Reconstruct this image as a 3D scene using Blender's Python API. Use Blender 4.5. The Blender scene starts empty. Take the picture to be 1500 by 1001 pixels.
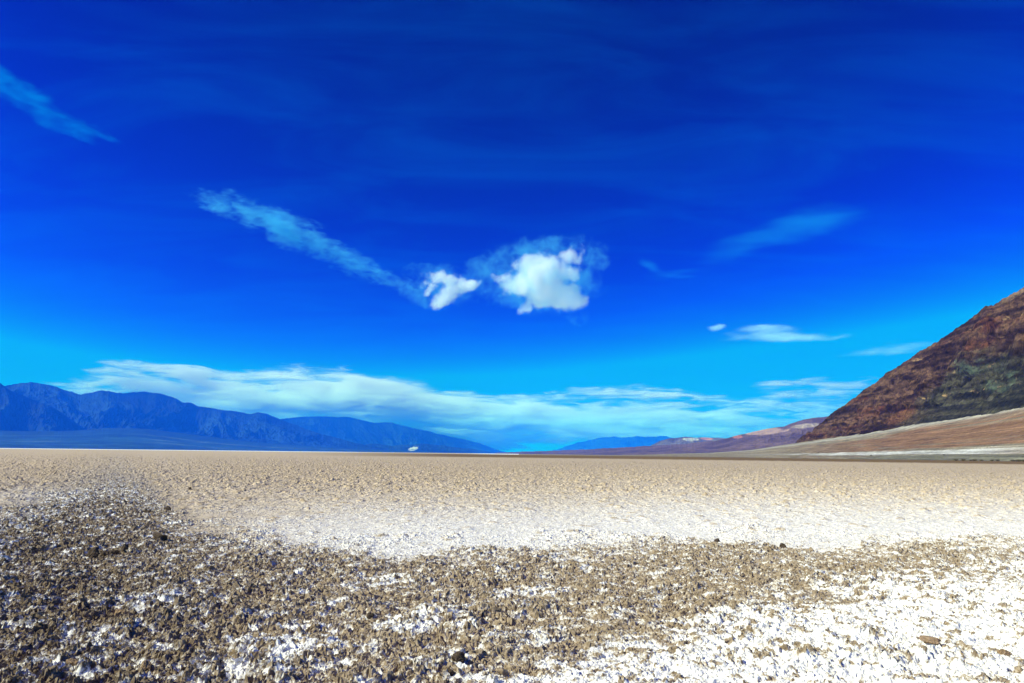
import bpy, bmesh, math, random
import numpy as np
from mathutils import Vector, Matrix

R = math.radians
sc = bpy.context.scene
col = sc.collection

# ------------------------------------------------------------------ camera
CAM_Z, F = 1.6, 1000.0                      # eye height (m), focal length in pixels of a 1500 px wide frame
PITCH, ROLL = R(9.33), R(0.65)
W, H = 1500.0, 1001.0
fwd = Vector((0, math.cos(PITCH), math.sin(PITCH)))
rgt = Vector((math.cos(ROLL), -math.sin(ROLL) * math.sin(PITCH), math.sin(ROLL) * math.cos(PITCH))).normalized()
upv = rgt.cross(fwd).normalized()
camd = bpy.data.cameras.new('camera')
cam = bpy.data.objects.new('camera', camd)
col.objects.link(cam)
cam.matrix_world = Matrix(((rgt.x, upv.x, -fwd.x, 0), (rgt.y, upv.y, -fwd.y, 0), (rgt.z, upv.z, -fwd.z, CAM_Z), (0, 0, 0, 1)))
camd.sensor_width = 36.0
camd.lens = 36.0 * F / W
camd.clip_start, camd.clip_end = 0.1, 400000.0
sc.camera = cam

# ------------------------------------------------------------------ sky, sun, exposure
SUN_EL, SUN_LEFT = 37.0, 112.0              # elevation; degrees to the left of the view direction
world = bpy.data.worlds.new('World'); sc.world = world
world.use_nodes = True
nt = world.node_tree; nt.nodes.clear()
def N(t, kind, **kw):
    n = t.nodes.new(kind)
    for k, v in kw.items():
        setattr(n, k, v)
    return n
sky = N(nt, 'ShaderNodeTexSky', sky_type='NISHITA', sun_disc=False)
sky.sun_elevation = R(SUN_EL); sky.sun_rotation = R(-SUN_LEFT)
sky.altitude = 0; sky.air_density = 1.0; sky.dust_density = 0.3; sky.ozone_density = 2.5
SKY_K, SKY_G = 0.19, 1.9
scl = N(nt, 'ShaderNodeVectorMath', operation='SCALE'); scl.inputs['Scale'].default_value = 0.19
spc = N(nt, 'ShaderNodeSeparateColor'); cbc = N(nt, 'ShaderNodeCombineColor')
GRADE = ((4.0, 0.01, 0.05), (6.0, 5.4, 3.0), (2.8, 6.5, 7.0))          # per channel: contrast, gain - the deep polarised blue of the picture
# thin high veil of cirrus, by direction on the sky
tc = N(nt, 'ShaderNodeTexCoord')
sep = N(nt, 'ShaderNodeSeparateXYZ')
mz = N(nt, 'ShaderNodeMath', operation='ADD'); mz.inputs[1].default_value = 0.12
dv = N(nt, 'ShaderNodeCombineXYZ')
dx = N(nt, 'ShaderNodeMath', operation='DIVIDE'); dy = N(nt, 'ShaderNodeMath', operation='DIVIDE')
mp = N(nt, 'ShaderNodeMapping'); mp.inputs['Rotation'].default_value = (0, 0, R(24)); mp.inputs['Scale'].default_value = (0.55, 1.5, 1)
n1 = N(nt, 'ShaderNodeTexNoise'); n1.inputs['Scale'].default_value = 2.6; n1.inputs['Detail'].default_value = 9; n1.inputs['Roughness'].default_value = 0.62; n1.inputs['Distortion'].default_value = 0.7
r1 = N(nt, 'ShaderNodeMapRange'); r1.inputs['From Min'].default_value = 0.42; r1.inputs['From Max'].default_value = 0.8
r1.inputs['To Max'].default_value = 0.19
veil = N(nt, 'ShaderNodeMix', data_type='RGBA'); veil.inputs['B'].default_value = (0.0, 2.0, 8.5, 1)
bg = N(nt, 'ShaderNodeBackground'); bg.inputs['Strength'].default_value = 0.1
wo = N(nt, 'ShaderNodeOutputWorld')
L = nt.links.new
L(sky.outputs[0], scl.inputs[0]); L(scl.outputs[0], spc.inputs[0])
for k_, (g_, a_, top_) in enumerate(GRADE):
    p_ = N(nt, 'ShaderNodeMath', operation='POWER'); p_.inputs[1].default_value = g_
    m_ = N(nt, 'ShaderNodeMath', operation='MULTIPLY'); m_.inputs[1].default_value = a_
    L(spc.outputs[k_], p_.inputs[0]); L(p_.outputs[0], m_.inputs[0])
    c_ = N(nt, 'ShaderNodeMath', operation='MINIMUM'); c_.inputs[1].default_value = top_
    L(m_.outputs[0], c_.inputs[0]); L(c_.outputs[0], cbc.inputs[k_])
L(tc.outputs['Generated'], sep.inputs[0]); L(sep.outputs['Z'], mz.inputs[0])
L(sep.outputs['X'], dx.inputs[0]); L(mz.outputs[0], dx.inputs[1]); L(sep.outputs['Y'], dy.inputs[0]); L(mz.outputs[0], dy.inputs[1])
L(dx.outputs[0], dv.inputs['X']); L(dy.outputs[0], dv.inputs['Y'])
L(dv.outputs[0], mp.inputs['Vector']); L(mp.outputs[0], n1.inputs['Vector']); L(n1.outputs['Fac'], r1.inputs['Value'])
L(r1.outputs[0], veil.inputs['Factor']); L(cbc.outputs[0], veil.inputs['A'])
L(veil.outputs['Result'], bg.inputs['Color']); L(bg.outputs[0], wo.inputs['Surface'])

sund = bpy.data.lights.new('sun', 'SUN'); sund.energy = 5.0; sund.angle = R(0.53); sund.color = (1.0, 0.93, 0.80)
sun = bpy.data.objects.new('sun', sund); col.objects.link(sun)
sdir = Vector((-math.sin(R(SUN_LEFT)) * math.cos(R(SUN_EL)), math.cos(R(SUN_LEFT)) * math.cos(R(SUN_EL)), math.sin(R(SUN_EL))))
sun.rotation_euler = (-sdir).to_track_quat('-Z', 'Y').to_euler()

sc.view_settings.view_transform = 'Standard'; sc.view_settings.look = 'None'
sc.view_settings.exposure = 0.4; sc.view_settings.gamma = 1.0
sc.render.engine = 'CYCLES'
cy = sc.cycles
cy.volume_bounces = 12; cy.max_bounces = 14; cy.diffuse_bounces = 3; cy.transparent_max_bounces = 24
cy.volume_step_rate = 1.0; cy.volume_max_steps = 512
cy.use_denoising = True; cy.denoiser = 'OPENIMAGEDENOISE'; cy.denoising_input_passes = 'RGB_ALBEDO_NORMAL'; cy.denoising_prefilter = 'ACCURATE'
cy.sample_clamp_indirect = 4.0

# ------------------------------------------------------------------ helpers
rng = np.random.RandomState(7)
T = 512
_ang = rng.rand(T, T).astype(np.float32) * 2 * np.pi
_gx, _gy = np.cos(_ang), np.sin(_ang)
_jx, _jy, _id = [rng.rand(T, T).astype(np.float32) for _ in range(3)]

def gnoise(x, y, seed=0):
    x = x + seed * 17.31; y = y + seed * 41.77
    ix = np.floor(x).astype(np.int64); iy = np.floor(y).astype(np.int64)
    fx = (x - ix).astype(np.float32); fy = (y - iy).astype(np.float32)
    ux = fx * fx * fx * (fx * (fx * 6 - 15) + 10); uy = fy * fy * fy * (fy * (fy * 6 - 15) + 10)
    a, b = ix % T, iy % T; c, d = (ix + 1) % T, (iy + 1) % T
    def g(i, j, px, py): return _gx[i, j] * px + _gy[i, j] * py
    n00 = g(a, b, fx, fy); n10 = g(c, b, fx - 1, fy); n01 = g(a, d, fx, fy - 1); n11 = g(c, d, fx - 1, fy - 1)
    return ((n00 + (n10 - n00) * ux) * (1 - uy) + (n01 + (n11 - n01) * ux) * uy) * 1.45

def fbm(x, y, o=5, gain=0.5, seed=0, kind=''):
    s = 0; a = 1; t = 0
    for k in range(o):
        n = gnoise(x * 2.03 ** k, y * 2.03 ** k, seed + k)
        if kind == 'ridge': n = 1 - 2 * np.abs(n) * 1.2
        elif kind == 'billow': n = 2 * np.abs(n) * 1.2 - 1
        s = s + a * n; t += a; a *= gain
    return s / t

def worley(x, y, seed=0):
    x = x + seed * 13.7; y = y + seed * 29.3
    ix = np.floor(x).astype(np.int64); iy = np.floor(y).astype(np.int64)
    f1 = np.full(x.shape, 9.0, np.float32); f2 = f1.copy(); cid = np.zeros(x.shape, np.float32)
    for i in (-1, 0, 1):
        for j in (-1, 0, 1):
            a, b = (ix + i) % T, (iy + j) % T
            d = np.hypot((ix + i + _jx[a, b] - x), (iy + j + _jy[a, b] - y)).astype(np.float32)
            new = d < f1
            f2 = np.where(new, f1, np.minimum(f2, d)); cid = np.where(new, _id[a, b], cid); f1 = np.where(new, d, f1)
    return f1, f2, cid

def sstep(a, b, x):
    t = np.clip((x - a) / (b - a), 0, 1); return t * t * (3 - 2 * t)

def raydir(px, py):
    """world direction through a pixel of the photograph (1500 x 1001)"""
    return fwd + rgt * ((px - W / 2) / F) + upv * ((H / 2 - py) / F)

def at_dist(px, py, d):
    """point seen at that pixel, d metres away over the ground"""
    v = raydir(px, py); k = d / math.hypot(v.x, v.y)
    return Vector((v.x * k, v.y * k, CAM_Z + v.z * k))

def project(X, Y, Z):
    Z = Z - CAM_Z
    c = X * fwd.x + Y * fwd.y + Z * fwd.z
    c = np.where(c < 1e-3, 1e-3, c)
    return W / 2 + F * (X * rgt.x + Y * rgt.y + Z * rgt.z) / c, H / 2 - F * (X * upv.x + Y * upv.y + Z * upv.z) / c

def grid_mesh(name, P, mat, attrs={}, closed=False, kind='structure', smooth=False):
    nr, nc = P.shape[:2]
    me = bpy.data.meshes.new(name)
    idx = np.arange(nr * nc).reshape(nr, nc)
    if closed: idx = np.concatenate([idx, idx[:, :1]], 1)
    q = np.stack([idx[:-1, :-1], idx[:-1, 1:], idx[1:, 1:], idx[1:, :-1]], -1).reshape(-1, 4)
    me.vertices.add(nr * nc); me.vertices.foreach_set('co', P.astype(np.float32).ravel())
    me.loops.add(q.size); me.loops.foreach_set('vertex_index', q.astype(np.int32).ravel())
    me.polygons.add(len(q)); me.polygons.foreach_set('loop_start', np.arange(0, q.size, 4, dtype=np.int32))
    me.update(calc_edges=True)
    me.polygons.foreach_set('use_smooth', np.full(len(q), smooth))
    for k, v in attrs.items():
        if v.ndim == 3:
            a = me.attributes.new(k, 'FLOAT_COLOR', 'POINT')
            v4 = np.concatenate([v, np.ones(v.shape[:2] + (1,))], -1)
            a.data.foreach_set('color', v4.astype(np.float32).ravel())
        else:
            a = me.attributes.new(k, 'FLOAT', 'POINT'); a.data.foreach_set('value', v.astype(np.float32).ravel())
    me.materials.append(mat)
    o = bpy.data.objects.new(name, me); col.objects.link(o)
    if kind: o['kind'] = kind
    return o

def new_mat(name):
    m = bpy.data.materials.new(name); m.use_nodes = True
    t = m.node_tree; t.nodes.clear()
    return m, t, N(t, 'ShaderNodeOutputMaterial')

def ramp(t, stops, interp='LINEAR'):
    r = N(t, 'ShaderNodeValToRGB'); r.color_ramp.interpolation = interp
    e = r.color_ramp.elements
    while len(e) < len(stops): e.new(0.5)
    for k, (p, c) in enumerate(stops):
        e[k].position = p; e[k].color = (*c, 1) if len(c) == 3 else c
    return r

def noise(t, vec, scale, detail=6, rough=0.6, dist=0.0):
    n = N(t, 'ShaderNodeTexNoise'); n.inputs['Scale'].default_value = scale; n.inputs['Detail'].default_value = detail
    n.inputs['Roughness'].default_value = rough; n.inputs['Distortion'].default_value = dist
    t.links.new(vec, n.inputs['Vector']); return n

def terrain_mat(name, scale, bump, vary=0.5, hue=0.12):
    """albedo from the mesh's own rock colour, broken up by noise, with a bumped surface"""
    m, t, out = new_mat(name)
    b = N(t, 'ShaderNodeBsdfPrincipled'); b.inputs['Roughness'].default_value = 0.95; b.inputs['Specular IOR Level'].default_value = 0.1
    at = N(t, 'ShaderNodeAttribute', attribute_name='rock')
    c = N(t, 'ShaderNodeTexCoord')
    n = noise(t, c.outputs['Object'], scale, 8, 0.65, 0.3)
    mr = N(t, 'ShaderNodeMapRange'); mr.inputs['From Min'].default_value = 0.3; mr.inputs['From Max'].default_value = 0.7
    mr.inputs['To Min'].default_value = 1 - vary; mr.inputs['To Max'].default_value = 1 + vary
    t.links.new(n.outputs['Fac'], mr.inputs['Value'])
    v = N(t, 'ShaderNodeVectorMath', operation='SCALE')
    t.links.new(at.outputs['Color'], v.inputs[0]); t.links.new(mr.outputs[0], v.inputs['Scale'])
    n2 = noise(t, c.outputs['Object'], scale * 3.1, 5, 0.6)
    mx = N(t, 'ShaderNodeMix', data_type='RGBA', blend_type='OVERLAY'); mx.inputs['Factor'].default_value = hue
    t.links.new(v.outputs[0], mx.inputs['A']); t.links.new(n2.outputs['Color'], mx.inputs['B'])
    t.links.new(mx.outputs['Result'], b.inputs['Base Color'])
    if bump:
        bp = N(t, 'ShaderNodeBump'); bp.inputs['Strength'].default_value = 0.8; bp.inputs['Distance'].default_value = bump
        t.links.new(n2.outputs['Fac'], bp.inputs['Height']); t.links.new(bp.outputs[0], b.inputs['Normal'])
    t.links.new(b.outputs[0], out.inputs['Surface'])
    return m

# ------------------------------------------------------------------ ground: one sheet out to the horizon
fine = np.arange(-41.0, 41.0, 0.056)
coarse = np.concatenate([np.arange(41.0, 56, 0.14), np.arange(56, 304, 4.0), np.arange(304, 318.95, 0.14)])
az = np.radians(np.concatenate([fine, coarse]))
rr = list(np.linspace(0.3, 4.2, 24))
r = 4.2
while r < 55000:
    r += max(0.0060, r * min(0.00115 + max(0, r - 10) * 0.00006, 0.03)) if r < 500 else r * 0.05
    rr.append(min(r, 55000))
rr = np.array(rr)
RR, AZ = np.meshgrid(rr, az, indexing='ij')
GX = RR * np.sin(AZ); GY = RR * np.cos(AZ)
px, py = project(GX, GY, np.zeros_like(GX))
front = (GY > 1)
px = np.where(front, np.clip(px, -400, 1900), np.where(GX < 0, -400, 1900))
py = np.where(front, np.clip(py, 640, 1300), 1300)

def interp(x, pts): return np.interp(x, [p[0] for p in pts], [p[1] for p in pts])
big = fbm(GX / 2.2, GY / 2.2, 4, seed=3)
mid = fbm(GX / 0.55, GY / 0.55, 4, seed=5)
tex = fbm(GX / 0.19, GY / 0.19, 3, 0.6, seed=6)
ypx = np.clip((py - 660) / 130, 0.06, 1.5)         # how many pixels a metre-scale wobble spans there
yb = interp(px, [(-400, 800), (0, 752), (70, 730), (130, 708), (175, 694), (215, 716), (245, 744), (285, 772), (340, 792), (420, 802), (520, 804), (700, 802), (850, 797), (1000, 791), (1200, 793), (1500, 798), (1900, 800)])
soft = interp(px, [(0, 26), (240, 26), (420, 22), (700, 20), (1500, 16)])
edge = py - yb + ypx * (26 * big + 26 * mid + 30 * tex)
clod = sstep(-soft, soft, edge)
yw = interp(px, [(-400, 1400), (500, 1080), (640, 1010), (720, 980), (800, 955), (900, 925), (1000, 899), (1100, 874), (1200, 852), (1300, 834), (1400, 820), (1500, 810), (1900, 795)])
white = sstep(-10, 66, py - yw + 36 * big + 40 * mid + 26 * tex)
def patch(cx, cy, ax, ay, rot=0.0):
    c, s = math.cos(rot), math.sin(rot)
    u = ((px - cx) * c + (py - cy) * s) / ax; v = (-(px - cx) * s + (py - cy) * c) / ay
    return np.exp(-(u * u + v * v))
wob = 0.5 * big + 0.8 * mid + 0.7 * tex
for cx_, cy_, ax_, ay_, ro_, st_ in ((425, 948, 95, 34, -0.2, 0.95), (615, 915, 75, 20, -0.1, 0.85), (345, 992, 70, 20, 0, 0.8), (220, 885, 60, 14, -0.2, 0.45), (760, 935, 70, 16, 0.1, 0.6),
                                   (560, 855, 60, 9, 0, 0.55), (130, 945, 70, 16, -0.2, 0.35), (760, 870, 60, 10, 0, 0.5), (60, 990, 60, 14, 0, 0.35), (500, 980, 40, 10, 0, 0.5), (700, 990, 60, 12, 0, 0.6)):
    white = np.maximum(white, 0.8 * st_ * sstep(0.20, 1.15, patch(cx_, cy_, ax_, ay_, ro_) + wob))
crust = sstep(-118, -6, py - yb + 10 * ypx * big) * sstep(150, 560, px + 90 * big)     # pale crust just beyond the clods
crust = np.maximum(crust, 0.5 * patch(60, 728, 130, 18))
crust = np.maximum(crust, 0.22 * sstep(-50, 0, py - yb) * sstep(340, 180, px))
leftdark = sstep(560, 60, px)
clump = fbm(GX / 0.15, GY / 0.15, 4, 0.78, seed=8) + 0.35 * mid
white = white * (1 - 0.95 * sstep(-0.11, 0.22, clump))

near = np.clip(1.3 - RR / 420, 0, 1) * (RR > 2)
k1, k2 = gnoise(GX / 0.24, GY / 0.24, 12), gnoise(GX / 0.24, GY / 0.24, 14)
k3, k4 = gnoise(GX / 0.075, GY / 0.075, 11), gnoise(GX / 0.075, GY / 0.075, 13)
wx = GX + 0.07 * k1 + 0.032 * k3 + 0.012 * gnoise(GX / 0.028, GY / 0.028, 15)
wy = GY + 0.07 * k2 + 0.032 * k4 + 0.012 * gnoise(GX / 0.028, GY / 0.028, 16)
f1, f2, cid = worley(wx / 0.125, wy / 0.125, 1)
c1 = sstep(0.0, 0.55, f2 - f1) ** 0.8 * cid
f1, f2, cid = worley(wx / 0.058, wy / 0.058, 2)
c2 = sstep(0.0, 0.45, f2 - f1) * cid
f1, f2, cid = worley(wx / 0.027, wy / 0.027, 3)
c3 = sstep(0.0, 0.45, f2 - f1) * cid
rough = fbm(GX / 0.045, GY / 0.045, 3, 0.6, 21)
relief = 0.033 * c1 + 0.026 * c2 + 0.016 * c3 + 0.012 * rough
amp = 0.34 + 0.85 * clod + 0.2 * leftdark * clod - 0.22 * white * clod
amp = amp * (0.75 + 0.8 * np.clip(big + 0.35, 0, 1))
hgt = amp * (relief + 0.045 * mid * clod + 0.02 * mid) + 0.03 * big
# the flat beyond: low humps and scattered lumps
fark = np.clip((RR - 10) / 25, 0, 1) * (1 - 0.8 * clod)
f1, f2, cid = worley(GX / 0.34, GY / 0.34, 4)
lump = np.clip(1 - f1 * 2.0, 0, 1) ** 0.6 * np.clip(cid * 1.5 - 0.55, 0, 1)
f1, f2, cid = worley(GX / 0.16 + 3 * mid, GY / 0.16 + 3 * big, 5)
lump = 1.15 * lump * sstep(-0.25, 0.35, mid + 0.5 * big) + 0.55 * np.clip(1 - f1 * 2.0, 0, 1) ** 0.6 * np.clip(cid * 1.8 - 0.9, 0, 1)
hgt = hgt + fark * (0.13 * lump + 0.07 * fbm(GX / 0.30, GY / 0.7, 3, 0.65, 31))
Zg = hgt * near
ox = amp * (0.030 * k3 + 0.012 * gnoise(GX / 0.03, GY / 0.03, 41)) * near
oy = amp * (0.030 * k4 + 0.012 * gnoise(GX / 0.03, GY / 0.03, 42)) * near
# how much white salt lies on the surface: it gathers in the low places, the clods stay brown
low = (0.031 - relief) / 0.031
sp = gnoise(GX / 0.16, GY / 0.16, 51)
inclod = 0.335 + 0.0 * leftdark + 0.06 * sstep(60, 10, edge) * (0.4 + leftdark) + 0.75 * white
salt = clod * np.clip(inclod + 0.20 * np.clip(low, -1, 0.8) + 0.16 * sp + 0.26 * tex + 0.10 * mid, 0, 1)
salt = salt + (1 - clod) * np.clip(crust * 0.72 + 0.05 + 0.14 * sp * (0.3 + crust) + 0.12 * tex * (0.4 + crust) + 0.04, 0, 1)
salt = np.clip(salt - 0.6 * (1 - clod) * np.clip(lump * 1.4 - 0.25, 0, 1), 0, 1)
# far pan: mud band under the right-hand fan, bright salt further out
far_mud = sstep(240, 330, RR + 60 * big) * (1 - sstep(1000, 1300, RR)) * sstep(380, 700, px)
far_salt = sstep(1500, 2100, RR) * (1 - sstep(420, 600, px)) + sstep(1200, 1500, RR) * sstep(650, 760, px)
mud = np.clip(far_mud, 0, 1)
salt = np.clip(salt * (1 - mud) + far_salt, 0, 1)
grey = leftdark * np.maximum(clod, 0.5 * sstep(-60, 0, py - yb))  # greyer rubble, plus vignette darkening towards the left put into the ground colour

m_ground, t, out = new_mat('salt_pan')
b = N(t, 'ShaderNodeBsdfPrincipled'); b.inputs['Roughness'].default_value = 0.93; b.inputs['Specular IOR Level'].default_value = 0.12
tcn = N(t, 'ShaderNodeTexCoord')
def attr(t, n):
    a = N(t, 'ShaderNodeAttribute', attribute_name=n); return a.outputs['Fac']
def mixc(t, f, a, bcol, mode='MIX'):
    m = N(t, 'ShaderNodeMix', data_type='RGBA', blend_type=mode)
    for s, v in (('Factor', f), ('A', a), ('B', bcol)):
        if isinstance(v, (int, float)): m.inputs[s].default_value = v
        elif isinstance(v, tuple): m.inputs[s].default_value = (*v, 1)
        else: t.links.new(v, m.inputs[s])
    return m.outputs['Result']
nA = noise(t, tcn.outputs['Object'], 9.0, 8, 0.68)
nB = noise(t, tcn.outputs['Object'], 1.3, 6, 0.6)
nC = noise(t, tcn.outputs['Object'], 55.0, 4, 0.6)
nD = noise(t, tcn.outputs['Object'], 24.0, 6, 0.7, 0.4)
tan = ramp(t, [(0.28, (0.33, 0.245, 0.145)), (0.5, (0.49, 0.372, 0.235)), (0.75, (0.61, 0.48, 0.33))])
t.links.new(nB.outputs['Fac'], tan.inputs['Fac'])
cl = ramp(t, [(0.28, (0.11, 0.072, 0.032)), (0.5, (0.32, 0.242, 0.160)), (0.72, (0.52, 0.42, 0.305))])
t.links.new(nD.outputs['Fac'], cl.inputs['Fac'])
c0 = mixc(t, attr(t, 'clod'), tan.outputs[0], cl.outputs[0])
gr = mixc(t, 1.0, c0, (0.62, 0.60, 0.57), 'MULTIPLY')
c0 = mixc(t, attr(t, 'grey'), c0, gr)
c0 = mixc(t, attr(t, 'mud'), c0, (0.17, 0.108, 0.045))
sw = ramp(t, [(0.3, (0.55, 0.51, 0.45)), (0.43, (0.77, 0.74, 0.68)), (0.6, (0.90, 0.88, 0.83))]); nE = noise(t, tcn.outputs['Object'], 13.0, 9, 0.72, 0.5)
t.links.new(nE.outputs['Fac'], sw.inputs['Fac'])
sb = N(t, 'ShaderNodeMath', operation='MULTIPLY_ADD'); sb.inputs[1].default_value = 1.1; sb.inputs[2].default_value = -0.55
t.links.new(nD.outputs['Fac'], sb.inputs[0])
sa = N(t, 'ShaderNodeMath', operation='ADD'); t.links.new(attr(t, 'salt'), sa.inputs[0]); t.links.new(sb.outputs[0], sa.inputs[1])
sm = N(t, 'ShaderNodeMapRange', interpolation_type='SMOOTHSTEP'); sm.inputs['From Min'].default_value = 0.36; sm.inputs['From Max'].default_value = 0.66
t.links.new(sa.outputs[0], sm.inputs['Value'])
sf = N(t, 'ShaderNodeMix'); L2 = t.links.new
cm_ = N(t, 'ShaderNodeMath', operation='MULTIPLY_ADD'); cm_.inputs[1].default_value = 0.82; cm_.inputs[2].default_value = 0.18
L2(attr(t, 'clod'), cm_.inputs[0]); L2(cm_.outputs[0], sf.inputs[0]); L2(attr(t, 'salt'), sf.inputs[2]); L2(sm.outputs[0], sf.inputs[3])
c0 = mixc(t, sf.outputs[0], c0, sw.outputs[0])
t.links.new(c0, b.inputs['Base Color'])
bp = N(t, 'ShaderNodeBump'); bp.inputs['Strength'].default_value = 0.7; bp.inputs['Distance'].default_value = 0.01
t.links.new(nC.outputs['Fac'], bp.inputs['Height']); t.links.new(bp.outputs[0], b.inputs['Normal'])
t.links.new(b.outputs[0], out.inputs['Surface'])
ground = grid_mesh('ground', np.stack([GX + ox, GY + oy, Zg], -1), m_ground,
                   dict(salt=salt, clod=clod, grey=grey, mud=mud), closed=True)
def ground_z(x, y):
    k = np.argmin(np.abs(rr - math.hypot(x, y))); a = np.argmin(np.abs(az - math.atan2(x, y)))
    return float(Zg[k, a])

# ------------------------------------------------------------------ mountains and fans: real terrain, ridge to foot
def terrain(name, ridge, Dr, Df, back, cols, rows, mat, colour, carve=0.45, wave=900.0, p=1.15, jag=1.0, foot=-8.0,
            top_rows=0.25, warp=0.5, label=None, stretch=0.45, seed=0, fine_amp=0.06, calm=False):
    xs = np.linspace(ridge[0][0], ridge[-1][0], cols)
    ys = interp(xs, ridge)
    ys = ys + jag * (gnoise(xs / 16.0, xs * 0, 60 + seed) + 0.6 * gnoise(xs / 5.0, xs * 0, 61 + seed) + 0.35 * gnoise(xs / 2.2, xs * 0, 62 + seed))
    D = interp(xs, Dr); DF = interp(xs, Df)
    A = np.empty(cols); Hh = np.empty(cols)
    for i in range(cols):
        q = at_dist(xs[i], ys[i], D[i]); A[i] = math.atan2(q.x, q.y); Hh[i] = max(q.z, 1.0)
    nb = max(4, int(rows * 0.18))
    tt = np.concatenate([np.linspace(0, 1, rows), 1 + np.linspace(0, 1, nb + 1)[1:]])
    Tt, Ai = np.meshgrid(tt, A, indexing='ij')
    d = np.where(Tt <= 1, DF + (D - DF) * Tt, D + back * (Tt - 1))
    X = d * np.sin(Ai); Y = d * np.cos(Ai)
    s = np.where(Tt <= 1, np.clip(Tt, 0, 1) ** p, np.clip(2 - Tt, 0, 1) ** 0.9)
    a_len = Ai * D
    wq = warp * wave
    ax_ = a_len + wq * gnoise(a_len / wave / 1.6, d / wave / 1.6, 70 + seed)
    dd_ = d + wq * gnoise(a_len / wave / 1.6, d / wave / 1.6, 71 + seed)
    n = fbm(ax_ / wave, dd_ * stretch / wave, 7, 0.52, 80 + seed, 'ridge')
    n = np.clip((n + 0.75) / 1.6, 0, 1)
    env = np.where(Tt <= 1, np.clip(Tt, 0, 1) ** 0.6 * np.clip(1 - Tt, 0, 1) ** 0.55 * 1.9, np.clip(2 - Tt, 0, 1) * np.clip(Tt - 1, 0, 1) * 3)
    if calm: env = env * sstep(0.12, 0.62, Tt)
    z = Hh * s - Hh * carve * env * (1 - n) * np.clip(s * 1.6 + 0.15, 0, 1)
    z = z + Hh * fine_amp * env * fbm(a_len / wave * 6, d / wave * 6, 4, 0.55, 90 + seed)
    fade = np.where(Tt <= 1, np.clip(Tt * 14, 0, 1), np.clip((2 - Tt) * 6, 0, 1))
    z = z * fade + foot * (1 - fade)
    P = np.stack([X, Y, z], -1)
    ppx, ppy = project(X, Y, z)
    rock = colour(Tt, n, X, Y, z, ppx, ppy, a_len, d, z / np.maximum(Hh, 1))
    o = grid_mesh(name, P, mat, dict(rock=rock), smooth=False)
    if label: o['label'] = label
    return P, ppx, ppy

def mixn(a, b, f): f = f[..., None]; return np.asarray(a) * (1 - f) + np.asarray(b) * f

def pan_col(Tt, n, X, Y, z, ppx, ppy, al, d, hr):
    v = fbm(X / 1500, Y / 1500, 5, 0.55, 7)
    c = mixn((0.002, 0.004, 0.006), (0.015, 0.036, 0.046), sstep(-0.4, 0.55, v + 0.8 * (n - 0.5)))  # shade and distance haze put into the rock colour: very dark, turned blue
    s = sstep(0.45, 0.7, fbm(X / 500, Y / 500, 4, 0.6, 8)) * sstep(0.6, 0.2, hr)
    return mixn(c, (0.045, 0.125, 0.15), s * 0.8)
m_far = terrain_mat('hazy_mountain_rock', 1 / 300.0, 0, 0.8, 0.05)

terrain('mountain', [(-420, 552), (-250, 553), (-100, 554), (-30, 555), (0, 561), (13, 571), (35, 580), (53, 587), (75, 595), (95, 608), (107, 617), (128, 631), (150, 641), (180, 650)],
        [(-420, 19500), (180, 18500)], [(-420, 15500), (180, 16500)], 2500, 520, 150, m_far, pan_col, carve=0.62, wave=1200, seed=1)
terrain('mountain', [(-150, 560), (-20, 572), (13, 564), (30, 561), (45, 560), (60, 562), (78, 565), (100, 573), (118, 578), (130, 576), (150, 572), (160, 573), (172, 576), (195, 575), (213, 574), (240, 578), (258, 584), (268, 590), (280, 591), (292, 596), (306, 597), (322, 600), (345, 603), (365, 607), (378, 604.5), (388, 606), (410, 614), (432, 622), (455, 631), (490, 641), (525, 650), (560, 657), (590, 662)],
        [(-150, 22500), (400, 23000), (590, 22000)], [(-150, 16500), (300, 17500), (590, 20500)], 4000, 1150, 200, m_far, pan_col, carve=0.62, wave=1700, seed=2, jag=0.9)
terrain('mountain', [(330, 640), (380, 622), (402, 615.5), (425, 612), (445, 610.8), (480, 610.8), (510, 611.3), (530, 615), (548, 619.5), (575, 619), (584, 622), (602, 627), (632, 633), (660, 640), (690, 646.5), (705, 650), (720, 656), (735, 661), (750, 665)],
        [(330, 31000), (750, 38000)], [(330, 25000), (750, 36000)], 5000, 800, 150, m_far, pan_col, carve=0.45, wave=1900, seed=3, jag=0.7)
def scar_col(Tt, n, X, Y, z, ppx, ppy, al, d, hr):
    c = pan_col(Tt, n, X, Y, z, ppx, ppy, al, d, hr)
    w = sstep(0.35, 0.6, np.exp(-((ppx - 606 - (657 - ppy) * 1.2) / 7.0) ** 2 - ((ppy - 657.5) / 3.6) ** 2) + 0.45 * fbm(X / 200, Y / 200, 3, 0.6, 9))
    return mixn(c, (0.75, 0.62, 0.55), w * 0.9)
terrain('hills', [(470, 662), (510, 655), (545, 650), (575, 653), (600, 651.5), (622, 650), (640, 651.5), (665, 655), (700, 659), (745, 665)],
        [(470, 23000), (745, 25000)], [(470, 21000), (745, 23500)], 2000, 420, 90, m_far, scar_col, carve=0.35, wave=700, seed=4, jag=0.8)

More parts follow.
